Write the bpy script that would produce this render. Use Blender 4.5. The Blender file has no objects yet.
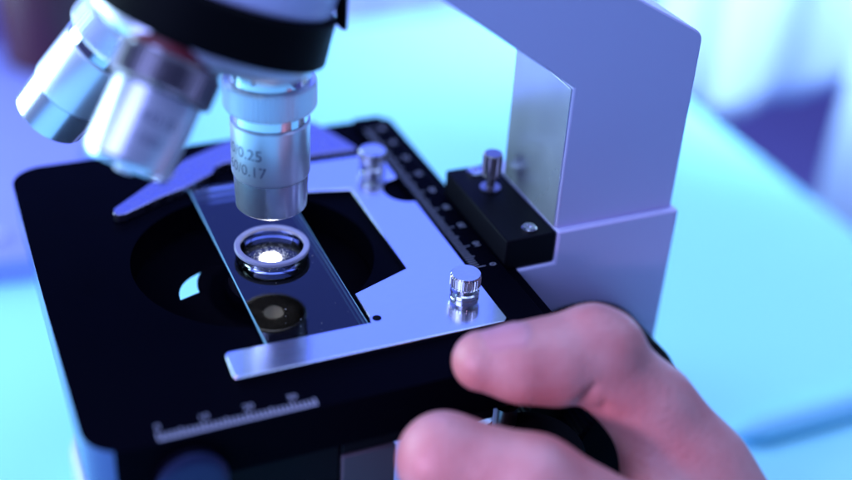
import bpy, bmesh, math, random
import numpy as np
from mathutils import Vector, Matrix, Euler
from mathutils.bvhtree import BVHTree

random.seed(7)
SC = bpy.context.scene
COL = SC.collection
MM = 0.001                      # all numbers below are millimetres, scene is in metres
R_ = math.radians

# ------------------------------------------------------------------ camera
cam_d = bpy.data.cameras.new("camera")
cam = bpy.data.objects.new("camera", cam_d); COL.objects.link(cam)
cam.location = (-62.187*MM, -219.159*MM, 175.184*MM)
cam.rotation_euler = (R_(57.434), R_(-3.0765), R_(-22.97))
cam_d.sensor_width = 36.0
cam_d.lens = 36.0*1213.23/852
cam_d.clip_start = 0.01; cam_d.clip_end = 20
cam_d.dof.use_dof = True
cam_d.dof.focus_distance = 0.304
cam_d.dof.aperture_fstop = 3.8
SC.camera = cam

# ------------------------------------------------------------------ world
W = bpy.data.worlds.new("World"); SC.world = W; W.use_nodes = True
bg = W.node_tree.nodes["Background"]
bg.inputs[0].default_value = (0.20, 0.24, 0.85, 1); bg.inputs[1].default_value = 0.22

def aim(loc, tgt):
    return (Vector(tgt)-Vector(loc)).to_track_quat('-Z', 'Y').to_euler()
def area(name, loc, tgt, sx, sy, color, radiance, spread=180):
    L = bpy.data.lights.new(name, 'AREA'); L.shape = 'RECTANGLE'; L.size = sx*MM; L.size_y = sy*MM
    L.color = color; L.energy = radiance*math.pi*sx*sy*MM*MM; L.spread = R_(spread)
    o = bpy.data.objects.new(name, L); COL.objects.link(o)
    o.location = Vector(loc)*MM; o.rotation_euler = aim(loc, tgt); return o
# radiance figures: unseen blue area lights; the fills are added to brighten single parts
area("overhead_softbox", (200, 130, 700), (180, 130, -110), 800, 800, (0.38, 0.52, 1.0), 4.3)
area("back_softbox", (230, 900, 520), (20, 30, 0), 900, 620, (0.10, 0.18, 1.0), 2.0)
area("front_fill", (-480, -225, 340), (60, 0, 0), 420, 420, (0.34, 0.42, 1.0), 5.0)  # fill added to brighten the arm's front face and the barrels
area("left_fill", (-420, 330, 20), (0, 40, 30), 420, 320, (0.50, 0.78, 1.0), 11.0)  # added to put bright highlights on the objectives
area("backdrop_fill", (470, 190, 40), (420, 340, -140), 200, 120, (0.44, 0.70, 1.0), 11.0, 75)  # unseen fill added to lift the hanging cloth at the right
area("far_fill", (250, 300, 150), (240, 480, -180), 220, 100, (0.50, 0.62, 1.0), 3.5, 75)  # extra light added for the cloth beyond the far table edge
def spot(name, loc, tgt, color, watts, deg, blend, rad):
    L = bpy.data.lights.new(name, 'SPOT'); L.color = color; L.energy = watts; L.spot_size = R_(deg)
    L.spot_blend = blend; L.shadow_soft_size = rad*MM
    o = bpy.data.objects.new(name, L); COL.objects.link(o)
    o.location = Vector(loc)*MM; o.rotation_euler = aim(loc, tgt); return o
spot("pink_hand_spot", (-290, -110, 70), (48, -42, -8), (0.92, 0.55, 1.0), 3.4, 15, 0.6, 25)  # narrow spot added to tint and brighten the hand alone

SC.view_settings.view_transform = 'Standard'; SC.view_settings.look = 'None'
SC.view_settings.exposure = 0; SC.view_settings.gamma = 1
SC.cycles.use_denoising = True

# ------------------------------------------------------------------ materials
def mat(name, base, rough=0.5, metal=0.0, coat=0.0, bump=0.0, bscale=2000, rvar=0.0, rscale=400, spec=0.5, aniso=0.0, sss=0.0, cvar=0.0, stretch=None):
    m = bpy.data.materials.new(name); m.use_nodes = True
    nt = m.node_tree; b = nt.nodes["Principled BSDF"]
    b.inputs["Base Color"].default_value = (*base, 1); b.inputs["Roughness"].default_value = rough
    b.inputs["Metallic"].default_value = metal; b.inputs["Coat Weight"].default_value = coat
    b.inputs["Coat Roughness"].default_value = 0.08
    b.inputs["Specular IOR Level"].default_value = spec; b.inputs["Anisotropic"].default_value = aniso
    tc = nt.nodes.new("ShaderNodeTexCoord"); src = tc.outputs["Object"]
    if stretch:
        mp = nt.nodes.new("ShaderNodeMapping"); mp.inputs["Scale"].default_value = stretch
        nt.links.new(src, mp.inputs[0]); src = mp.outputs[0]
    def noise(s, detail=4):
        n = nt.nodes.new("ShaderNodeTexNoise"); n.inputs["Scale"].default_value = s; n.inputs["Detail"].default_value = detail
        nt.links.new(src, n.inputs["Vector"]); return n
    if bump:
        n = noise(bscale); bp = nt.nodes.new("ShaderNodeBump"); bp.inputs["Strength"].default_value = bump
        bp.inputs["Distance"].default_value = 0.0002
        nt.links.new(n.outputs["Fac"], bp.inputs["Height"]); nt.links.new(bp.outputs[0], b.inputs["Normal"])
    if rvar:
        n = noise(rscale); mr = nt.nodes.new("ShaderNodeMapRange")
        mr.inputs["From Min"].default_value = 0.3; mr.inputs["From Max"].default_value = 0.7
        mr.inputs["To Min"].default_value = max(0.02, rough-rvar); mr.inputs["To Max"].default_value = rough+rvar
        nt.links.new(n.outputs["Fac"], mr.inputs[0]); nt.links.new(mr.outputs[0], b.inputs["Roughness"])
    if cvar:
        n = noise(rscale*1.7); mx = nt.nodes.new("ShaderNodeMix"); mx.data_type = 'RGBA'
        mx.inputs["A"].default_value = (*[c*(1-cvar) for c in base], 1); mx.inputs["B"].default_value = (*[min(1, c*(1+cvar)) for c in base], 1)
        nt.links.new(n.outputs["Fac"], mx.inputs["Factor"]); nt.links.new(mx.outputs["Result"], b.inputs["Base Color"])
    if sss:
        b.inputs["Subsurface Weight"].default_value = sss; b.inputs["Subsurface Radius"].default_value = (0.003, 0.0012, 0.0007)
        b.inputs["Subsurface Scale"].default_value = 1.0
    return m
M = {}
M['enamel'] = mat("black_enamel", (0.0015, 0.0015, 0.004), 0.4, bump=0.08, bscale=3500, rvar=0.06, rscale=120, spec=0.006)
M['side_sheen'] = mat("blue_sheen_enamel", (0.10, 0.15, 0.32), 0.2, metal=0.45, rvar=0.04)  # reflected table blue put into the colour of left-facing stage walls
M['side_sheen2'] = mat("gloss_black_paint", (0.003, 0.003, 0.008), 0.2, spec=0.25)
M['void'] = mat("recess_black", (0.0012, 0.0012, 0.003), 0.9, spec=0.0)  # dark of the stage opening put into the colour, no sheen
M['grey'] = mat("dark_grey_casting", (0.055, 0.048, 0.065), 0.6)
M['black'] = mat("black_matt_paint", (0.004, 0.004, 0.007), 0.5, bump=0.12, bscale=2500, spec=0.06)
M['rubber'] = mat("black_rubber", (0.002, 0.002, 0.003), 0.55, spec=0.06)
M['satin'] = mat("satin_steel", (0.78, 0.80, 0.86), 0.16, metal=1.0, bump=0.02, bscale=6000, rvar=0.02, rscale=5000, stretch=(0.05, 1, 1))
M['lever'] = mat("satin_lever_steel", (0.34, 0.31, 0.42), 0.28, metal=1.0, bump=0.08, bscale=900, rvar=0.06)
M['chrome'] = mat("chrome", (0.82, 0.84, 0.88), 0.09, metal=1.0, rvar=0.03)
M['satintip'] = mat("polished_satin_steel", (0.84, 0.87, 0.98), 0.22, metal=0.86)
M['barrel'] = mat("satin_chrome_barrel", (0.84, 0.86, 0.95), 0.31, metal=0.72)
M['nickel'] = mat("nickel_knurl", (0.72, 0.72, 0.74), 0.2, metal=1.0, rvar=0.05)
M['darksteel'] = mat("dark_steel", (0.30, 0.28, 0.30), 0.3, metal=1.0)
M['paint'] = mat("pale_blue_grey_enamel", (0.57, 0.57, 0.82), 0.36, bump=0.05, bscale=1500, rvar=0.05, rscale=60)
M['inner'] = mat("brushed_grey_panel", (0.60, 0.66, 0.68), 0.24, metal=0.7, rvar=0.08, rscale=25, stretch=(1, 1, 0.5))
M['white'] = mat("white_print", (0.80, 0.80, 0.84), 0.5)
M['dullwhite'] = mat("dull_white_print", (0.34, 0.34, 0.42), 0.5)
M['print'] = mat("grey_white_print", (0.36, 0.36, 0.42), 0.5)
M['ink'] = mat("grey_engraving_ink", (0.10, 0.11, 0.20), 0.6)
M['redband'] = mat("dark_red_band", (0.20, 0.02, 0.03), 0.4)
M['ring'] = mat("white_plastic_ring", (0.36, 0.35, 0.48), 0.4)
M['skin'] = None
M['table'] = mat("pale_cyan_tabletop", (0.42, 0.95, 0.97), 0.5, spec=0.3, cvar=0.03, rscale=5)
M['cloth'] = mat("pale_cyan_cloth", (0.62, 0.72, 0.95), 0.8, bump=0.1, bscale=900)
M['added_pen'] = mat("pale_blue_plastic", (0.34, 0.78, 0.94), 0.5)
M['rim'] = mat("blue_lit_rim", (0.02, 0.03, 0.09), 0.45, metal=0.6)  # trace of the blue rim light put into the colour
M['cloth2'] = mat("pale_blue_cloth", (0.50, 0.58, 0.92), 0.8, bump=0.1, bscale=900)
M['violet'] = mat("violet_wall_paint", (0.55, 0.48, 0.92), 0.8, cvar=0.1, rscale=3)
M['lavender_slab'] = mat("lavender_patch", (0.32, 0.33, 0.82), 0.6, cvar=0.06, rscale=30)
M['maroon'] = mat("dark_maroon_glass", (0.07, 0.012, 0.02), 0.3, rvar=0.05)

def glass_mat(name, tint, rough):
    m = bpy.data.materials.new(name); m.use_nodes = True; nt = m.node_tree
    nt.nodes.remove(nt.nodes["Principled BSDF"]); out = nt.nodes["Material Output"]
    tr = nt.nodes.new("ShaderNodeBsdfTransparent"); tr.inputs[0].default_value = (*tint, 1)
    gl = nt.nodes.new("ShaderNodeBsdfGlossy"); gl.inputs["Roughness"].default_value = rough
    fr = nt.nodes.new("ShaderNodeFresnel"); fr.inputs[0].default_value = 1.52
    mx = nt.nodes.new("ShaderNodeMixShader")
    nt.links.new(fr.outputs[0], mx.inputs[0]); nt.links.new(tr.outputs[0], mx.inputs[1]); nt.links.new(gl.outputs[0], mx.inputs[2])
    nt.links.new(mx.outputs[0], out.inputs[0]); return m
M['glass'] = glass_mat("clear_glass", (0.97, 0.99, 0.99), 0.02)
M['lens'] = mat("lamp_bright_lens", (0.95, 0.93, 0.95), 0.3, metal=0.0, spec=0.8)  # white base stands in for lamp glare on the lens
M['glassedge'] = mat("glass_edge_glow", (0.25, 0.55, 0.62), 0.3)  # glow of light guided inside the slide put into the edge colour

def film_mat():
    m = bpy.data.materials.new("specimen_film"); m.use_nodes = True; nt = m.node_tree
    nt.nodes.remove(nt.nodes["Principled BSDF"]); out = nt.nodes["Material Output"]
    tr = nt.nodes.new("ShaderNodeBsdfTransparent"); tl = nt.nodes.new("ShaderNodeBsdfTranslucent")
    tl.inputs[0].default_value = (0.95, 0.95, 1, 1)
    tc = nt.nodes.new("ShaderNodeTexCoord"); nz = nt.nodes.new("ShaderNodeTexNoise"); nz.inputs["Scale"].default_value = 900; nz.inputs["Detail"].default_value = 3
    nt.links.new(tc.outputs["Object"], nz.inputs["Vector"])
    mr = nt.nodes.new("ShaderNodeMapRange"); mr.inputs[1].default_value = 0.35; mr.inputs[2].default_value = 0.75; mr.inputs[3].default_value = 0.01; mr.inputs[4].default_value = 0.07
    nt.links.new(nz.outputs["Fac"], mr.inputs[0])
    mx = nt.nodes.new("ShaderNodeMixShader")
    nt.links.new(mr.outputs[0], mx.inputs[0]); nt.links.new(tr.outputs[0], mx.inputs[1]); nt.links.new(tl.outputs[0], mx.inputs[2])
    nt.links.new(mx.outputs[0], out.inputs[0]); return m
M['film'] = film_mat()
def grain_mat():
    m = bpy.data.materials.new("white_grains"); m.use_nodes = True; nt = m.node_tree
    nt.nodes.remove(nt.nodes["Principled BSDF"]); out = nt.nodes["Material Output"]
    a = nt.nodes.new("ShaderNodeBsdfTranslucent"); d = nt.nodes.new("ShaderNodeBsdfDiffuse"); mx = nt.nodes.new("ShaderNodeMixShader"); mx.inputs[0].default_value = 0.12
    for n in (a, d): n.inputs[0].default_value = (0.9, 0.9, 0.93, 1)
    nt.links.new(a.outputs[0], mx.inputs[1]); nt.links.new(d.outputs[0], mx.inputs[2]); nt.links.new(mx.outputs[0], out.inputs[0]); return m
M['grain'] = grain_mat()

def skin_mat():
    m = mat("skin", (0.62, 0.25, 0.23), 0.42, sss=0.15, spec=0.4)
    nt = m.node_tree; b = nt.nodes["Principled BSDF"]
    tc = nt.nodes.new("ShaderNodeTexCoord")
    n1 = nt.nodes.new("ShaderNodeTexNoise"); n1.inputs["Scale"].default_value = 70; n1.inputs["Detail"].default_value = 5
    n2 = nt.nodes.new("ShaderNodeTexVoronoi"); n2.inputs["Scale"].default_value = 900
    n3 = nt.nodes.new("ShaderNodeTexNoise"); n3.inputs["Scale"].default_value = 350; n3.inputs["Detail"].default_value = 6
    for n in (n1, n2, n3): nt.links.new(tc.outputs["Object"], n.inputs["Vector"])
    cr = nt.nodes.new("ShaderNodeValToRGB"); cr.color_ramp.elements[0].position = 0.34; cr.color_ramp.elements[1].position = 0.68
    cr.color_ramp.elements[0].color = (0.52, 0.185, 0.175, 1); cr.color_ramp.elements[1].color = (0.60, 0.30, 0.28, 1)
    nt.links.new(n1.outputs["Fac"], cr.inputs[0]); nt.links.new(cr.outputs[0], b.inputs["Base Color"])
    ad = nt.nodes.new("ShaderNodeMath"); ad.operation = 'ADD'
    nt.links.new(n2.outputs["Distance"], ad.inputs[0]); nt.links.new(n3.outputs["Fac"], ad.inputs[1])
    bp = nt.nodes.new("ShaderNodeBump"); bp.inputs["Strength"].default_value = 0.22; bp.inputs["Distance"].default_value = 0.0006
    nt.links.new(ad.outputs[0], bp.inputs["Height"]); nt.links.new(bp.outputs[0], b.inputs["Normal"])
    return m
M['skin'] = skin_mat()
M['nail'] = mat("fingernail", (0.54, 0.23, 0.25), 0.36, spec=0.4)

# ------------------------------------------------------------------ mesh helpers (mm in, m out)
def finish(name, bm, m, parent, smooth=35, bevel=0, bseg=2):
    """links a bmesh given in world millimetres as one mesh object below `parent`"""
    bmesh.ops.recalc_face_normals(bm, faces=bm.faces[:])
    me = bpy.data.meshes.new(name); bm.to_mesh(me); bm.free()
    if isinstance(m, (list, tuple)):
        for k in m: me.materials.append(k)
    else: me.materials.append(m)
    o = bpy.data.objects.new(name, me); COL.objects.link(o)
    return place(o, me, parent, smooth, bevel, bseg)
WORLD = {}
def place(o, me, parent, smooth, bevel, bseg):
    # origin: centre of the part's footprint
    co = np.empty(len(me.vertices)*3); me.vertices.foreach_get("co", co); co = co.reshape(-1, 3)
    c = np.array([(co[:, 0].min()+co[:, 0].max())/2, (co[:, 1].min()+co[:, 1].max())/2, co[:, 2].min()])
    co = (co-c)*MM; me.vertices.foreach_set("co", co.ravel()); me.update()
    wl = Vector(c)*MM; WORLD[o] = wl
    if parent is not None:
        o.parent = parent; o.location = wl-WORLD[parent]
    else: o.location = wl
    if smooth:
        me.polygons.foreach_set("use_smooth", [True]*len(me.polygons))
        me.set_sharp_from_angle(angle=R_(smooth))
    if bevel:
        b = o.modifiers.new("bevel", 'BEVEL'); b.width = bevel*MM; b.segments = bseg; b.limit_method = 'ANGLE'; b.angle_limit = R_(40)
        b.harden_normals = False
    return o
def empty(name, loc, label, cat, group=None):
    o = bpy.data.objects.new(name, None); COL.objects.link(o); o.location = Vector(loc)*MM; o.empty_display_size = 0.01
    WORLD[o] = Vector(loc)*MM; tag(o, label, cat, group); return o
def tag(o, label=None, cat=None, group=None, kind=None):
    if label: o['label'] = label
    if cat: o['category'] = cat
    if group: o['group'] = group
    if kind: o['kind'] = kind
    return o
def prism(bm, outer, z0, z1, holes=(), tf=None, mi=0):
    """extrude an outline (with optional holes) from z0 to z1"""
    f = (lambda x, y, z: (x, y, z)) if tf is None else tf
    loops = [list(outer)]+[list(h) for h in holes]
    caps = []
    for z in (z0, z1):
        rows = [[bm.verts.new(f(x, y, z)) for x, y in l] for l in loops]
        if not holes:
            bm.faces.new(rows[0]).material_index = mi
        else:
            es = []
            for r in rows:
                es += [bm.edges.new((r[i], r[(i+1) % len(r)])) for i in range(len(r))]
            res = bmesh.ops.triangle_fill(bm, use_beauty=True, use_dissolve=False, edges=es)
            for q in res["geom"]:
                if isinstance(q, bmesh.types.BMFace): q.material_index = mi
        caps.append(rows)
    for lo, hi in zip(*caps):
        n = len(lo)
        for i in range(n):
            k = (i+1) % n
            bm.faces.new((lo[i], lo[k], hi[k], hi[i])).material_index = mi
    return bm
def circ(cx, cy, r, n=64, a0=0, a1=360):
    full = abs(a1-a0) >= 360
    m = n if full else n+1
    return [(cx+r*math.cos(R_(a0+(a1-a0)*i/n)), cy+r*math.sin(R_(a0+(a1-a0)*i/n))) for i in range(m)]
def rrect(x0, y0, x1, y1, r, n=6):
    r = r if isinstance(r, (tuple, list)) else (r,)*4
    out = []
    for (cx, cy, a, q) in ((x1-r[0], y1-r[0], 0, r[0]), (x0+r[1], y1-r[1], 90, r[1]), (x0+r[2], y0+r[2], 180, r[2]), (x1-r[3], y0+r[3], 270, r[3])):
        if q < 0.01: out.append((cx, cy)); continue
        out += [(cx+q*math.cos(R_(a+90*i/n)), cy+q*math.sin(R_(a+90*i/n))) for i in range(n+1)]
    return out
def roundpoly(pts, r, n=5):
    out = []; N = len(pts)
    rs = r if isinstance(r, (list, tuple)) else [r]*N
    for i in range(N):
        p = Vector(pts[i]); a = Vector(pts[i-1])-p; b = Vector(pts[(i+1) % N])-p; q = rs[i]
        if q <= 0: out.append(tuple(p)); continue
        la, lb = a.length, b.length; a.normalize(); b.normalize()
        ang = a.angle(b); d = min(q/math.tan(ang/2), la*0.48, lb*0.48); p0 = p+a*d; p1 = p+b*d
        for k in range(n+1):
            t = k/n; out.append(tuple(p0*(1-t)**2+p*2*t*(1-t)+p1*t*t))
    return out
def frame(axis):
    """matrix whose z axis is `axis`"""
    return Vector(axis).to_track_quat('Z', 'Y').to_matrix()
def lathe(bm, prof, org=(0, 0, 0), axis=(0, 0, 1), n=64, knurl=(), depth=0.25, mi=0, close=True, kn=60):
    """revolve (r, z) points; segments listed in `knurl` get ridges"""
    Rm = frame(axis); O = Vector(org)
    nn = kn*4 if knurl else n
    rings = []
    kv = set()
    for s in knurl: kv |= {s, s+1}
    for j, (r, z) in enumerate(prof):
        ring = []
        for i in range(nn):
            a = 2*math.pi*i/nn; rr = r
            if j in kv: rr = r-(depth if i % 4 in (0, 1) else 0)
            ring.append(bm.verts.new(O+Rm @ Vector((rr*math.cos(a), rr*math.sin(a), z))))
        rings.append(ring)
    for j in range(len(rings)-1):
        for i in range(nn):
            bm.faces.new((rings[j][i], rings[j][(i+1) % nn], rings[j+1][(i+1) % nn], rings[j+1][i])).material_index = mi
    if close:
        bm.faces.new(rings[0][::-1]).material_index = mi; bm.faces.new(rings[-1]).material_index = mi
    return bm
def box(bm, x0, y0, z0, x1, y1, z1, mi=0):
    return prism(bm, [(x0, y0), (x1, y0), (x1, y1), (x0, y1)], z0, z1, mi=mi)
def text_tris(s, size):
    """flat outline of built-in lettering as (verts, faces), centred, in mm"""
    cu = bpy.data.curves.new("lettering", 'FONT'); cu.body = s; cu.size = size; cu.align_x = 'CENTER'; cu.align_y = 'CENTER'; cu.resolution_u = 3
    ob = bpy.data.objects.new("lettering", cu); COL.objects.link(ob)
    dg = bpy.context.evaluated_depsgraph_get(); me = bpy.data.meshes.new_from_object(ob.evaluated_get(dg))
    v = [tuple(p.co) for p in me.vertices]; f = [tuple(p.vertices) for p in me.polygons]
    bpy.data.objects.remove(ob); bpy.data.meshes.remove(me); bpy.data.curves.remove(cu); return v, f
def put_text(bm, s, size, tf):
    v, f = text_tris(s, size); vs = [bm.verts.new(tf(p[0], p[1])) for p in v]
    for q in f:
        try: bm.faces.new([vs[i] for i in q])
        except ValueError: pass

# ------------------------------------------------------------------ setting
bm = bmesh.new(); prism(bm, rrect(-700, -500, 318, 425, 6), -135, -110)
tab = finish("table", bm, M['table'], None, bevel=2); tag(tab, kind='structure')
bm = bmesh.new(); box(bm, -1500, -900, -720, 1900, 1700, -700)
flo = finish("floor", bm, M['violet'], None); tag(flo, kind='structure')
bm = bmesh.new(); prism(bm, [(-1500, 1500), (1700, 1250), (1700, 1300), (-1500, 1550)], -699, 900)
wal = finish("wall", bm, M['violet'], None); tag(wal, kind='structure')
STAGE_T = -1.1

# ------------------------------------------------------------------ microscope
scope = empty("microscope", (70, 30, -110), "pale blue grey microscope with black stage and three chrome objectives standing on the table", "microscope")

# base foot and arm
bm = bmesh.new(); prism(bm, rrect(-41, -8, 150, 92, (14, 14, 14, 14)), -110, -88)
finish("base", bm, M['paint'], scope, bevel=3, bseg=3)
xz = lambda y0: (lambda x, y, z: (x, z, y))
bm = bmesh.new(); prism(bm, roundpoly([(71.6, -88), (120, -88), (120, 8.3), (82.8, 8.3), (82.8, -1.4), (71.6, -1.4)], [0, 0, 1, 0, 0, 0]), 10.8, 51, tf=lambda x, y, z: (x, z, y))
finish("lower_arm", bm, M['paint'], scope, bevel=1.3, bseg=3)
bm = bmesh.new()
pts = [(83, 8.2), (118.6, 8.2), (118.6, 59), (96, 71.2), (30, 118), (-2, 118), (-2, 106.5)]
prism(bm, roundpoly([(83, 8.2), (118.6, 8.2), (118.6, 59), (96, 71.4), (40, 112), (14, 98.2), (83, 48.8)], [0, 0, 4, 8, 6, 4, 0.6]), 12.8, 44, tf=lambda x, y, z: (x, z, y))
arm = finish("arm", bm, M['paint'], scope, bevel=0.7)
bm = bmesh.new(); box(bm, 82.6, 13.6, 8.4, 83.0, 43.2, 48.2)
finish("inner_panel", bm, M['inner'], arm, bevel=0.1)

# turret geometry
Pap = Vector((12.2, 34.2, 104.2)); th = R_(22.2); az = R_(185.5)
nrm = Vector((math.sin(th)*math.cos(az), math.sin(th)*math.sin(az), -math.cos(th)))
turret = None
bm = bmesh.new(); lathe(bm, [(22, 28.1), (26.3, 28.1), (27.0, 28.7), (28.1, 38.4), (27.5, 39), (22, 39)], Pap, nrm, n=96)
turret = finish("nosepiece", bm, M['rubber'], scope)
bm = bmesh.new(); lathe(bm, [(24, 39.1), (26.0, 39.3), (26.2, 41.0), (24, 43.4), (9, 44.4)], Pap, nrm, n=96)
finish("nosepiece_disc", bm, M['barrel'], turret)
bm = bmesh.new()
lathe(bm, [(16, 3), (25.3, 5), (25.6, 8), (25.6, 27.2), (25.0, 28.0), (16, 28.0)], Pap, nrm, n=96)
finish("head", bm, M['paint'], scope)
bm = bmesh.new(); lathe(bm, [(15, 0), (15, 60)], (9, 34, 100), (-0.5, 0, 0.87), n=48)
finish("eyepiece_tube", bm, M['black'], scope, bevel=1)
# click stop spring at the right of the black ring
u = nrm.cross(Vector((0, 0, 1))).normalized()
bm = bmesh.new()
pc = Pap+nrm*33+Vector((0.88, -0.40, 0)).normalized()*27.6
prism(bm, roundpoly([(-1.2, -5.2), (1.2, -6.5), (1.6, 4), (-1.6, 5)], 0.5), 0, 0.9, tf=lambda x, y, z: tuple(pc+Vector((x*0.5+z*0.8, -x*0.8-z*0.5, y))))
finish("click_spring", bm, M['black'], turret)

def axrot(v, a): return Matrix.Rotation(a, 3, nrm) @ v
def objective(phi, L, kind, label, tip_lens=True):
    d = axrot(Vector((0, 0, -1)), phi); tip = Pap+d*L; up = -d
    top = L-46.5
    # barrel (the main body); everything else is a child of it
    short = kind == 'dark'
    b0, b1, k0 = (1.6, 17.0, 17.4) if short else (9.7, 23.8, 27.3)     # barrel start / end, start of the knurled ring
    bm = bmesh.new()
    lathe(bm, [(9.0, b0-0.3), (9.55, b0), (9.7, b0+0.5), (9.7, b1), (9.4, b1+0.3), (8.9, b1+0.35)], tip, up)
    ob = finish("objective", bm, M['barrel'], scope); tag(ob, label)
    bm = bmesh.new()
    lathe(bm, [(8.0, 0.5), (8.05, 0.0), (8.6, 0.0), (8.95, 0.35), (9.3, b0-0.35)], tip, up)
    finish("tip", bm, M['satintip'], ob)
    bm = bmesh.new(); lathe(bm, [(0.4, -1.0), (1.7, -0.9), (2.1, -0.5), (2.2, 0.1), (2.65, 0.15), (2.65, 0.75)], tip, up, n=32)
    finish("front_lens", bm, M['lens'], ob)
    bm = bmesh.new(); lathe(bm, [(2.68, 0.9), (2.8, 0.2), (4.4, 0.2), (4.5, 0.45), (7.95, 0.1), (7.95, 0.9)], tip, up, close=False)
    finish("lens_mount", bm, M['rubber'], ob)
    if not short:
        bm = bmesh.new(); lathe(bm, [(8.8, 24.2), (9.2, 24.4), (9.2, 27.2)], tip, up)
        finish("neck", bm, M['chrome'], ob)
    bm = bmesh.new(); lathe(bm, [(9.4, k0), (10.9, k0+0.3), (11.3, k0+0.9), (11.3, k0+6.7), (10.9, k0+7.3), (9.6, k0+7.4)], tip, up, knurl=(2,), depth=0.42, kn=60)
    finish("knurled_ring", bm, M['barrel' if kind != 'dark' else 'darksteel'], ob, smooth=20)
    bm = bmesh.new(); lathe(bm, [(9.9, k0+7.45), (9.9, max(top, k0+8)), (9.0, max(top, k0+8)+2.5)], tip, up)
    finish("collar", bm, M['chrome'], ob)
    return ob, tip, up
Lact = 104.2-17
oA, tA, uA = objective(0, Lact, 'act', "vertical chrome objective over the slide, engraved 10/0.25")
oB, tB, uB = objective(R_(128), 73.8, 'dark', "nearest tilted objective with dark ring and dark red band")
oC, tC, uC = objective(R_(237), 85.7, 'pol', "far left objective tilted outward with polished tip")
# engraved lettering on the active objective, facing front-left
bm = bmesh.new()
def cyl_tf(a0, zc, r):
    return lambda x, y: (tA.x+r*math.cos(a0+x/r), tA.y+r*math.sin(a0+x/r), tA.z+zc+y)
put_text(bm, "10/0.25", 4.1, cyl_tf(R_(206), 18.0, 9.73)); put_text(bm, "160/0.17", 4.0, cyl_tf(R_(206), 13.5, 9.73))
finish("engraved_lettering", bm, M['ink'], oA, smooth=0)
# red band and plate lettering of the near objective
bm = bmesh.new(); lathe(bm, [(9.6, 24.9), (10.35, 25.1), (10.35, 27.0), (9.6, 27.2)], tB, uB)
finish("colour_band", bm, M['redband'], oB)
bm = bmesh.new(); Fb = frame(uB)
def cylB(a0, zc, r): return lambda x, y: tuple(tB+Fb @ Vector((r*math.cos(a0+x/r), r*math.sin(a0+x/r), zc+y)))
camv = Vector((-62, -219, 175))-tB; lc = Fb.transposed() @ camv; aB = math.atan2(lc.y, lc.x)+0.25
put_text(bm, "4/0.10", 3.3, cylB(aB, 11.5, 9.74)); put_text(bm, "160/-", 3.0, cylB(aB, 7.0, 9.74))
finish("engraved_lettering", bm, M['ink'], oB, smooth=0)

# stage -------------------------------------------------------------
bm = bmesh.new()
prism(bm, rrect(-45.2, -24.2, 71.5, 103, (3, 9, 9, 4), 8), -14, STAGE_T, holes=[circ(8.5, 39, 31.5, 96)])
bm.normal_update()
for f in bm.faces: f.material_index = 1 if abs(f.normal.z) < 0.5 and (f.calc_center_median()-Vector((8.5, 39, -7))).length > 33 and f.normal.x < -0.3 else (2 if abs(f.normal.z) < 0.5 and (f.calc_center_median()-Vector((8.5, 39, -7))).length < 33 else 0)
stage = finish("stage", bm, [M['enamel'], M['side_sheen'], M['void']], scope, bevel=0.9, bseg=3)
# plate under the opening with the window one sees the table through
A = (-2.8, 49.3); B = (-6.0, 39.6); Cc = (-11.6, 37.6)
def arc(p, q, bulge, n=8):
    p = Vector(p); q = Vector(q); m = (p+q)/2; d = (q-p); nn = Vector((-d.y, d.x)); c = m+nn*bulge
    return [tuple(p*(1-t)**2+c*2*t*(1-t)+q*t*t) for t in [i/n for i in range(n)]]
win = arc(A, B, -0.22)+arc(B, Cc, 0.0)+arc(Cc, A, 0.36)
bm = bmesh.new(); prism(bm, circ(8.5, 39, 36, 64), -16.0, -14.1, holes=[])
bm.clear(); prism(bm, circ(8.5, 39, 31.3, 64), -10.6, -10, holes=[win])
finish("carrier_plate", bm, M['void'], stage)
bm = bmesh.new(); lathe(bm, [(5.2, -10.0), (5.2, -6.6), (11.6, -6.6), (12.4, -7.4), (12.4, -9.9)], (12.2, 34.2, 0), close=False)
cond = finish("condenser", bm, M['void'], stage)
bm = bmesh.new(); lathe(bm, [(5.1, -9.6), (5.1, -9.2), (3, -8.6), (0.3, -8.4)], (12.2, 34.2, 0), n=40)
finish("condenser_lens", bm, M['glass'], cond)
# front ruler
bm = bmesh.new()
box(bm, -30.2, -23.3, STAGE_T+0.03, 5.2, -22.7, STAGE_T+0.06)
for i in range(36):
    x = -30+i; h = 2.2 if i % 10 == 0 else (1.9 if i % 5 == 0 else 1.5)
    box(bm, x-0.2, -22.65, STAGE_T+0.03, x+0.2, -22.65+h, STAGE_T+0.06)
for i, s in enumerate(("0", "10", "20", "30")):
    put_text(bm, s, 2.5, lambda x, y, i=i: (-29.5+10*i+x, -18.9+y, STAGE_T+0.05))
finish("front_ruler", bm, M['dullwhite'], stage, smooth=0)
# bracket block on the front face and shaft housing below
bm = bmesh.new(); lathe(bm, [(4, -24.3), (7.6, -24.25), (8.0, -24.6), (8.0, -26.4)][::1], (-24.3, 0, -11.8), (0, 1, 0), n=64)
fk = finish("front_knob", bm, M['side_sheen2'], stage)
bm = bmesh.new(); lathe(bm, [(8.0, -26.5), (8.0, -27.4), (7.2, -28.0), (5.5, -28.3), (0.3, -28.4)], (-24.3, 0, -11.8), (0, 1, 0), n=64)
finish("knob_rim", bm, M['rim'], fk)
bm = bmesh.new(); box(bm, 11, -23.6, -80, 24.5, -8, -18.3)
finish("shaft_housing", bm, M['grey'], stage, bevel=0.6)
bm = bmesh.new(); box(bm, -36, -23, -62, 10.8, -16, -14.1); box(bm, 11, -23, -18.2, 50, -16, -14.1)
finish("front_apron", bm, M['black'], stage, bevel=0.6)
bm = bmesh.new(); box(bm, -38, -20, -30, 70, 90, -14.15)
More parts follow.
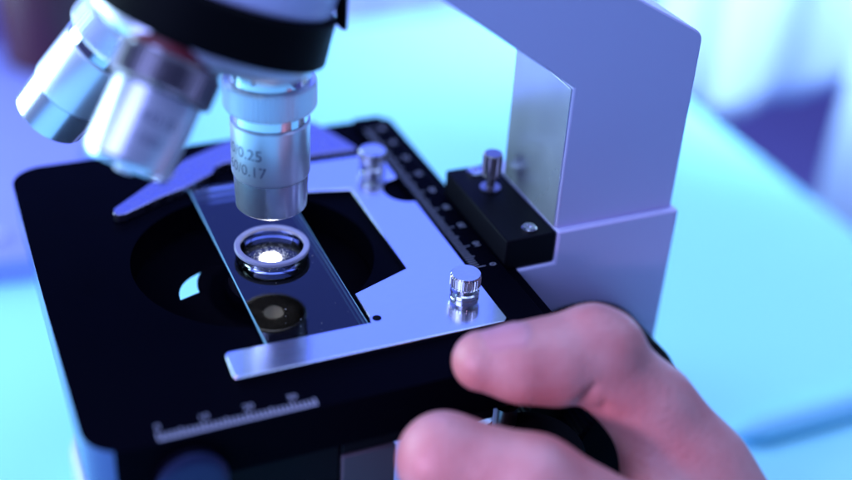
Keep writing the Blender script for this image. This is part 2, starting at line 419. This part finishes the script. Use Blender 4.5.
# underside carriage of the stage, a frame round the light opening
bm.clear(); prism(bm, rrect(-38, -15.5, 68, 92, 4), -22, -14.1, holes=[circ(2, 50, 36, 64)])
finish("stage_carriage", bm, M['black'], stage, bevel=0.5)

# rail with scale
bm = bmesh.new(); prism(bm, rrect(58.6, -23.5, 67.6, 101, 0.6), STAGE_T+0.02, 1.0)
rail = finish("rail", bm, M['enamel'], stage, bevel=0.35)
bm = bmesh.new()
for i in range(0, 81):
    L = 3.9 if i % 10 == 0 else (3.0 if i % 5 == 0 else 2.3)
    box(bm, 59.1, 12.4+i-0.09, 1.02, 59.1+L, 12.4+i+0.09, 1.05)
for i, s in enumerate(("0", "10", "20", "30", "40", "50", "60", "70", "80")):
    put_text(bm, s, 2.7, lambda x, y, i=i: (65.2-y*0.94, 12.5+10*i+x*0.94, 1.04))
finish("rail_scale", bm, M['print'], rail, smooth=0)

# mount block with thumb screw and screws
bm = bmesh.new(); box(bm, 68, 11.4, STAGE_T+0.02, 82.5, 50.7, 8)
mount = finish("mount_block", bm, M['black'], scope, bevel=0.5)
def screw(x, y, z, r):
    bm = bmesh.new(); lathe(bm, [(r, z+0.02), (r, z+0.5), (r*0.8, z+0.9), (r*0.42, z+0.95), (r*0.4, z+0.3), (0.05, z+0.3)], (x, y, 0), n=40)
    finish("screw", bm, M['nickel'], mount)
screw(76.3, 15.2, 8, 2.1); screw(75.5, 47.0, 8, 2.4)
bm = bmesh.new(); lathe(bm, [(2.9, 8.02), (2.9, 8.5), (1.2, 8.6), (1.2, 12.2), (2.6, 12.4), (2.75, 12.9), (2.75, 18.6), (2.4, 19.0), (0.05, 19.0)], (75.7, 37.7, 0), knurl=(5,), depth=0.3, kn=20)
finish("thumb_screw", bm, M['darksteel'], mount, smooth=20)

# slide holder -----------------------------------------------------------
H0, H1 = STAGE_T+0.03, 0.6
bm = bmesh.new()
notch = circ(58.4, 56, 6.8, 18, 270, 90)
outer = [(-9.4, -10.6), (57.6, -10.6), (58.4, -9.8), (58.4, 48.9)]+notch[::-1][::-1][1:-1]
outer = [(-9.4, -10.6), (57.4, -10.6), (58.5, -9.5), (58.5, 49.0)]
outer += [(58.5+6.6*math.cos(R_(a)), 56+6.9*math.sin(R_(a))) for a in range(-95, -271, -8)]
outer += [(58.5, 63.2), (58.5, 78.5), (30.3, 79.2), (30.3, 63.4), (43.4, 60.6), (43.2, 18.4), (26.7, 12.0), (26.7, 2.0), (26.2, -0.6), (-9.2, -0.6), (-10.0, -1.4), (-10.2, -9.8)]
prism(bm, outer, H0, H1)
holder = finish("slide_holder", bm, M['satin'], stage, bevel=0.22)
bm = bmesh.new(); lathe(bm, [(1.15, 0.62), (1.15, 0.66), (0.05, 0.66)], (28.2, 0.6, 0), n=24)  # black disc laid on for the shade inside a small hole
finish("dark_hole_disc", bm, M['rubber'], holder)
bm = bmesh.new()
lev = [(-21.8, 69.0), (-22.4, 66.6), (-21.2, 65.2), (-19.4, 65.2), (-8.6, 71.2), (-1.0, 74.3), (8.3, 80.0), (9.4, 81.8), (10.2, 83.4), (13.3, 84.9), (20, 84.2), (30, 81.8), (44, 81.2), (53, 81.0), (52.4, 84), (46, 102), (42, 103), (17, 97.2), (0.8, 89.0), (-12.5, 77.0)]
prism(bm, roundpoly(lev, [1.2, 1.2, 1, 1, 1, 1, 1, .6, .6, 1, 2, 2, 1, 1, 2, 2, 3, 3, 3, 2], 4), H0+0.1, 1.5)
finish("spring_lever", bm, M['lever'], holder, bevel=0.2)
def knob(x, y):
    bm = bmesh.new()
    lathe(bm, [(3.5, 0.62), (3.7, 0.9), (3.7, 1.9), (3.3, 2.2), (2.0, 2.3), (2.0, 3.4), (3.6, 3.5), (3.95, 3.9), (3.95, 6.6), (3.6, 7.1), (0.05, 7.25)], (x, y, 0), knurl=(7,), depth=0.32, kn=30)
    finish("holder_knob", bm, M['nickel'], holder, smooth=22)
knob(52.6, 2.9); knob(53.2, 69.6)

# focusing knobs -------------------------------------------------------------
bm = bmesh.new(); lathe(bm, [(12, -10.4), (24.0, -10.2), (25, -9.2), (25, 8.5), (24, 10.0), (14, 11.4)], (90.5, 0, -40), (0, -1, 0), knurl=(2,), depth=0.5, kn=80)
ck = finish("coarse_knob", bm, M['rubber'], scope, smooth=22)
bm = bmesh.new(); lathe(bm, [(10, 11.5), (14.2, 11.6), (15, 12.4), (15, 21), (14, 22), (4, 22.4)], (90.5, 0, -40), (0, -1, 0), knurl=(2,), depth=0.4, kn=60)
finish("fine_knob", bm, M['enamel'], ck, smooth=22)
bm = bmesh.new(); lathe(bm, [(3, -19), (3, -9.6)], (55.5, -19, -9), (0, 0, 1), n=32)
sh = finish("stage_shaft", bm, M['darksteel'], stage)
bm = bmesh.new(); lathe(bm, [(9, -46), (13, -45.4), (13.4, -44.8), (13.4, -27), (12.6, -26), (9, -25.6), (9, -24)], (59, -27.5, 0), (0, 0, 1), knurl=(2,), depth=0.4, kn=60)
finish("stage_knob", bm, M['rubber'], sh, smooth=22)

# lamp inside the condenser
spot("condenser_lamp", (11.9, 34.3, -7.6), (11.7, 34.35, 0.3), (1.0, 0.97, 0.98), 1.9, 42, 1.0, 0.6)

# ------------------------------------------------------------------ glass slide with its well
slide = empty("glass_slide", (13, 38, STAGE_T), "clear glass slide with white ring cell lying across the black stage opening", "microscope slide")
bm = bmesh.new()
lev = []
for q, z in ((0.3, STAGE_T+0.04), (0, STAGE_T+0.25), (0, -0.2), (0.3, 0)):
    lev.append([bm.verts.new((x, y, z)) for x, y in ((0.1+q, -0.4+q), (25.9-q, -0.4+q), (25.9-q, 76-q), (0.1+q, 76-q))])
bm.faces.new(lev[0][::-1]); bm.faces.new(lev[-1])
for a, b in zip(lev[:-1], lev[1:]):
    for i in range(4): bm.faces.new((a[i], a[(i+1) % 4], b[(i+1) % 4], b[i])).material_index = 1 if a is lev[2] else 0
finish("glass_plate", bm, [M['glass'], M['glassedge']], slide, smooth=0)
RC = (12.7, 36.2, 0)
bm = bmesh.new(); lathe(bm, [(8.5, 0.02), (9.3, 0.02), (9.5, 0.3), (9.3, 2.2), (8.6, 2.2), (8.4, 1.2), (8.5, 0.02)], RC, n=96, close=False)
finish("glass_cell_wall", bm, M['glass'], slide)
bm = bmesh.new(); lathe(bm, [(8.3, 2.22), (9.5, 2.22), (9.75, 2.4), (9.75, 2.95), (9.5, 3.2), (8.45, 3.2), (8.2, 3.05), (8.3, 2.22)], RC, n=96, close=False)
finish("ring_cell", bm, M['ring'], slide)
bm = bmesh.new(); lathe(bm, [(7.9, 0.35), (5, 0.25), (2.5, 0.2), (0.05, 0.2)], RC, n=64, close=False)
finish("specimen_film", bm, M['film'], slide)
bm = bmesh.new()
for i in range(900):
    a = random.uniform(0, 2*math.pi); r = abs(random.gauss(0, 3.2))
    if r > 7.6: continue
    s = random.choice((0.05, 0.07, 0.1, 0.13))*(1 if r < 5 else 0.7)
    bmesh.ops.create_icosphere(bm, subdivisions=1, radius=s, matrix=Matrix.Translation((11.8+r*math.cos(a), 34.5+r*math.sin(a), 0.42+random.random()*0.15)))
g = finish("specimen_grains", bm, M['grain'], slide); tag(g, kind='stuff')

bm = bmesh.new()
for i in range(30):
    x, y = random.uniform(1.5, 24.5), random.uniform(1.5, 70); q = random.choice((0.04, 0.05, 0.07, 0.12))
    bmesh.ops.create_icosphere(bm, subdivisions=1, radius=q, matrix=Matrix.Translation((x, y, 0.02)) @ Matrix.Diagonal((random.uniform(.6, 2.2), random.uniform(.6, 1.6), 0.3, 1)))
g = finish("dust_specks", bm, M['grain'], slide); tag(g, kind='stuff')

# ------------------------------------------------------------------ hand (distance field -> one continuous mesh)
def build_hand():
    step = 1.1
    lo = np.array([5., -196., -98.]); hi = np.array([190., -2., 26.])
    n = np.ceil((hi-lo)/step).astype(int)
    g = [lo[k]+step*np.arange(n[k], dtype=np.float32) for k in range(3)]
    X, Y, Z = np.meshgrid(*[q.astype(np.float32) for q in g], indexing='ij')
    def cone(a, b, ra, rb, fl=None):
        a = np.array(a, np.float32); b = np.array(b, np.float32); ab = b-a; L2 = float(ab@ab)
        t = np.clip(((X-a[0])*ab[0]+(Y-a[1])*ab[1]+(Z-a[2])*ab[2])/L2, 0, 1)
        return np.sqrt((X-a[0]-t*ab[0])**2+(Y-a[1]-t*ab[1])**2+(Z-a[2]-t*ab[2])**2)-(ra+(rb-ra)*t)
    def smin(a, b, k):
        h = np.clip(0.5+0.5*(b-a)/k, 0, 1); return b+(a-b)*h-k*h*(1-h)
    def chain(P, k=2.5):
        d = None
        for (a, ra), (b, rb) in zip(P[:-1], P[1:]):
            c = cone(a, b, ra, rb); d = c if d is None else smin(d, c, k)
        return d
    # joints of the right hand: (point, radius)
    thumb = chain([((41.5, -30.0, 6.8), 6.9), ((50.1, -33.0, 6.3), 8.7), ((58.0, -34.4, 5.9), 9.8), ((67.2, -34.8, 5.8), 10.4), ((79.4, -43.9, -6.5), 10.3), ((87.9, -53.9, -18.8), 11.0), ((96.3, -77.3, -39.1), 15.0)], 3)
    index = chain([((54, -37, -34), 7.2), ((44, -36, -24), 8.6), ((28.2, -41.5, -8.6), 10.0), ((44.5, -53.8, -10.1), 10.4), ((68.7, -72.4, -24.4), 12)], 3)
    middle = chain([((58, -42, -52), 7.4), ((45, -44, -46), 8.2), ((24, -52, -31), 9.6), ((38, -66, -35), 9.6), ((58, -88, -43), 11.5)], 3)
    ring = chain([((62, -52, -70), 7.2), ((50, -54, -66), 8.0), ((30, -64, -54), 9.2), ((42, -79, -57), 9.2), ((60, -100, -60), 11)], 3)
    little = chain([((66, -64, -84), 6.2), ((56, -67, -82), 6.8), ((41, -77, -73), 7.8), ((50, -91, -74), 7.8), ((66, -111, -74), 10)], 3)
    palm = cone((64, -77, -27), (104, -118, -50), 13, 20)
    for a, ra, b, rb in (((60, -90, -44), 13, (106, -124, -56), 20), ((62, -102, -60), 13, (108, -130, -62), 19), ((67, -112, -73), 11, (110, -134, -68), 17),
                         ((88, -56, -22), 10, (70, -80, -32), 9)):
        palm = smin(palm, cone(a, b, ra, rb), 8)
    fore = cone((108, -126, -57), (170, -200, -84), 21, 26)
    d = smin(palm, fore, 14)
    d = smin(d, thumb, 9)
    for f in (index, middle, ring, little): d = smin(d, f, 3.2)
    # knuckle bump
    d = smin(d, cone((66.9, -34.9, 11.1), (70.4, -37.4, 9.8), 6.0, 6.2), 5)
    d = smin(d, cone((84, -46, -15), (70, -70, -30), 9.0, 11.5), 7)
    def carve(d, c, k): return -smin(-d, c, k)
    J = np.array((67.2, -34.8, 5.8))
    for q in range(4):          # skin folds over the bent thumb joint
        o = J+np.array((-1.5+2.1*q, -0.6*q, 10.2-0.8*q))
        d = carve(d, cone(o+np.array((-1.6, -4, -1.0)), o+np.array((1.2, 4, 0.2)), 0.25, 0.25), 1.5)
    d = carve(d, cone((60.0, -44.7, 0.9), (61.8, -44.4, 5.3), 0.8, 0.4), 2.0)      # crease inside the joint
    d = carve(d, cone((64.7, -45.5, -2.7), (65.7, -44.8, 1.7), 0.5, 0.3), 1.6)
    d[-1] = 1; d[:, 0] = 1; d[0] = 1; d[:, -1] = 1; d[:, :, 0] = 1; d[:, :, -1] = 1
    # surface nets
    s = d < 0; nx, ny, nz = d.shape
    c = [s[i:nx-1+i, j:ny-1+j, k:nz-1+k] for i in (0, 1) for j in (0, 1) for k in (0, 1)]
    cnt = sum(q.astype(np.int8) for q in c); act = (cnt > 0) & (cnt < 8)
    idx = -np.ones(act.shape, np.int64); cells = np.argwhere(act); idx[act] = np.arange(len(cells))
    pos = np.zeros((len(cells), 3)); wt = np.zeros(len(cells)); ci, cj, ck = cells.T
    corners = [(i, j, k) for i in (0, 1) for j in (0, 1) for k in (0, 1)]
    for a in range(8):
        for b in range(a+1, 8):
            A_, B_ = corners[a], corners[b]
            if sum(abs(p-q) for p, q in zip(A_, B_)) != 1: continue
            va = d[ci+A_[0], cj+A_[1], ck+A_[2]]; vb = d[ci+B_[0], cj+B_[1], ck+B_[2]]
            m = (va < 0) != (vb < 0); t = np.where(m, va/np.where(va-vb == 0, 1, va-vb), 0)[:, None]
            p = np.array(A_)+(np.array(B_)-np.array(A_))*t
            pos[m] += p[m]; wt[m] += 1
    pos = (cells+pos/wt[:, None])*step+lo
    faces = []
    for ax in range(3):
        sl0 = [slice(1, -1)]*3; sh = [0, 0, 0]; sh[ax] = 1
        a = s[tuple(slice(0, -1) if q == ax else slice(1, -1) for q in range(3))]
        b = s[tuple(slice(1, None) if q == ax else slice(1, -1) for q in range(3))]
        e = np.argwhere(a != b)
        o1, o2 = [q for q in range(3) if q != ax]
        base = e.copy(); base[:, o1] += 1; base[:, o2] += 1
        def gi(d1, d2):
            q = base.copy(); q[:, o1] -= d1; q[:, o2] -= d2; return idx[q[:, 0], q[:, 1], q[:, 2]]
        faces.append(np.stack([gi(1, 1), gi(0, 1), gi(0, 0), gi(1, 0)], 1))
    return pos, np.concatenate(faces)
pos, faces = build_hand()
# light smoothing of the net
E0 = np.concatenate([faces[:, [0, 1]], faces[:, [1, 2]], faces[:, [2, 3]], faces[:, [3, 0]]]); E0 = np.unique(np.sort(E0, 1), axis=0)
deg = np.bincount(E0.ravel(), minlength=len(pos))[:, None]
for it in range(6):
    acc = np.zeros_like(pos)
    for k in range(3):
        acc[:, k] = np.bincount(E0[:, 0], pos[E0[:, 1], k], len(pos))+np.bincount(E0[:, 1], pos[E0[:, 0], k], len(pos))
    lam = 0.55 if it % 2 == 0 else -0.5
    pos = pos+lam*(acc/np.maximum(deg, 1)-pos)
bm = bmesh.new(); vs = [bm.verts.new(p) for p in pos]
for f in faces: bm.faces.new([vs[i] for i in f])
hand = finish("hand", bm, M['skin'], None, smooth=180)
tag(hand, "bare right hand with thumb bent over the black knob beside the stage", "hand")
# thumb nail: a curved patch laid on the skin
bvh = BVHTree.FromPolygons([Vector(p) for p in pos], [tuple(f) for f in faces])
tip = Vector((41.5, -30.0, 6.8)); jn = Vector((67.2, -34.8, 5.8)); ax = (jn-tip).normalized()
dors = Vector((0.0, -0.02, 1.0)); dors = (dors-ax*dors.dot(ax)).normalized(); side = ax.cross(dors)
grid = []; NU, NV = 15, 15
for i in range(NU+1):
    row = []
    for j in range(NV+1):
        uu = i/NU; vv = j/NV*2-1
        a = vv*R_(40); round_ = 2.0*(vv**4)
        c = tip+ax*(-1.2+round_*(1-uu)*1.4+uu*(12.4-3.4*vv*vv))
        dr = (dors*math.cos(a)+side*math.sin(a)).normalized()
        h = bvh.ray_cast(c+dr*30, -dr)
        edge = min(1.0, 6*min(uu+0.06, 1-uu, (1-abs(vv))*0.9))
        row.append((h[0] if h[0] else c+dr*8)+dr*(-0.3+0.5*edge))
    grid.append(row)
bm = bmesh.new(); gv = [[bm.verts.new(p) for p in r] for r in grid]
for i in range(NU):
    for j in range(NV): bm.faces.new((gv[i][j], gv[i+1][j], gv[i+1][j+1], gv[i][j+1]))
finish("thumbnail", bm, M['nail'], hand, smooth=180)

# ------------------------------------------------------------------ blurred background things
def drape(name, P0, P1, z0f, z1, amp, waves, label, thick=3.0, ph=0.0, m='cloth'):
    """hanging cloth from P0 to P1 with folds; z0f(t) is the hem height"""
    bm = bmesh.new(); NU, NV = 60, 14; P0 = Vector((*P0, 0)); P1 = Vector((*P1, 0)); d = (P1-P0).normalized(); nn = Vector((-d.y, d.x, 0))
    sheets = []
    for s in (0, 1):
        rows = []
        for i in range(NU+1):
            t = i/NU; base = P0.lerp(P1, t); r = []
            for j in range(NV+1):
                v = j/NV; z = z0f(t)*(1-v)+z1*v
                off = amp*(1-0.5*v)*(math.sin(2*math.pi*waves*t+ph)+0.35*math.sin(2*math.pi*waves*2.3*t+1.3+v))+s*thick
                r.append(bm.verts.new(base+nn*off+Vector((0, 0, z))))
            rows.append(r)
        sheets.append(rows)
    for rows in sheets:
        for i in range(NU):
            for j in range(NV): bm.faces.new((rows[i][j], rows[i+1][j], rows[i+1][j+1], rows[i][j+1]))
    a, b = sheets
    for i in range(NU):
        bm.faces.new((a[i][0], a[i+1][0], b[i+1][0], b[i][0])); bm.faces.new((a[i][NV], a[i+1][NV], b[i+1][NV], b[i][NV]))
    for j in range(NV):
        bm.faces.new((a[0][j], a[0][j+1], b[0][j+1], b[0][j])); bm.faces.new((a[NU][j], a[NU][j+1], b[NU][j+1], b[NU][j]))
    o = finish(name, bm, M[m], None, smooth=180); tag(o, label, "cloth"); return o
# scalloped cloth behind the table's right edge, a second panel nearer, a third beyond the far edge
HEM = [(0, -150), (0.19, -153), (0.42, -159), (0.6, -150), (0.78, -138), (1, -126)]
drape("hanging_cloth", (340, 345), (468, 298), lambda t: float(np.interp(t, *zip(*HEM))), 40, 5, 2.2, "bluish white cloth with a scalloped hem hanging beyond the table edge")
drape("hanging_cloth", (404, 246), (560, 150), lambda t: -330, 40, 5, 2.6, "bluish white cloth panel hanging straight down at the far right", ph=1.0)
drape("hanging_cloth", (120, 520), (345, 420), lambda t: -240, 40, 9, 2.4, "pale blue folded cloth hanging behind the far table edge", ph=2.0, m='cloth2')
# slab added to give the lavender tone at the far left
bm = bmesh.new(); prism(bm, roundpoly([(-260, 236), (-28, 206), (40, 470-60), (-220, 448)], 6), -109.9, -98)
fo = empty("lavender_slab", (-110, 330, -110), "flat lavender slab added to tone the table at the far left behind the stage", "lavender_slab")
finish("cover", bm, M['lavender_slab'], fo, bevel=1)
bm = bmesh.new(); prism(bm, roundpoly([(-240, 246), (-46, 221), (-44, 227), (-238, 252)], 1), -97.9, -96)
finish("slab_strip", bm, M['paint'], fo)
# dark bottle at the top left
bt = empty("bottle", (2, 420, -110), "dark maroon bottle standing on the table at the top left", "bottle")
bm = bmesh.new(); lathe(bm, [(24, -97.9), (26, -96), (26, -30), (24, -22), (12, -10), (11, 4)], (2, 396, 0), n=48)
finish("bottle_body", bm, M['maroon'], bt)
bm = bmesh.new(); lathe(bm, [(13, 2), (13, 16), (12, 17)], (2, 396, 2.2), n=48, knurl=(0,), depth=0.5, kn=40)
finish("cap", bm, M['rubber'], bt, smooth=20)

# barrel, cap and clip added to make a soft bluer band at the lower right
added_pen = empty("added_pen", (250, 28, -110), "pale blue capped rod added as a soft band on the cyan table at the lower right beyond the hand", "added_pen")
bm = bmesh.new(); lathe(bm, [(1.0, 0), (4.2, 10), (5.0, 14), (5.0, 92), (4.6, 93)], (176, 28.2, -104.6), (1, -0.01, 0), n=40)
finish("barrel", bm, M['added_pen'], added_pen)
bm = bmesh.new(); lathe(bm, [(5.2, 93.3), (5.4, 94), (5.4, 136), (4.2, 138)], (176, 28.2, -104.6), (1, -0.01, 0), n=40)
cp = finish("cap", bm, M['added_pen'], added_pen)
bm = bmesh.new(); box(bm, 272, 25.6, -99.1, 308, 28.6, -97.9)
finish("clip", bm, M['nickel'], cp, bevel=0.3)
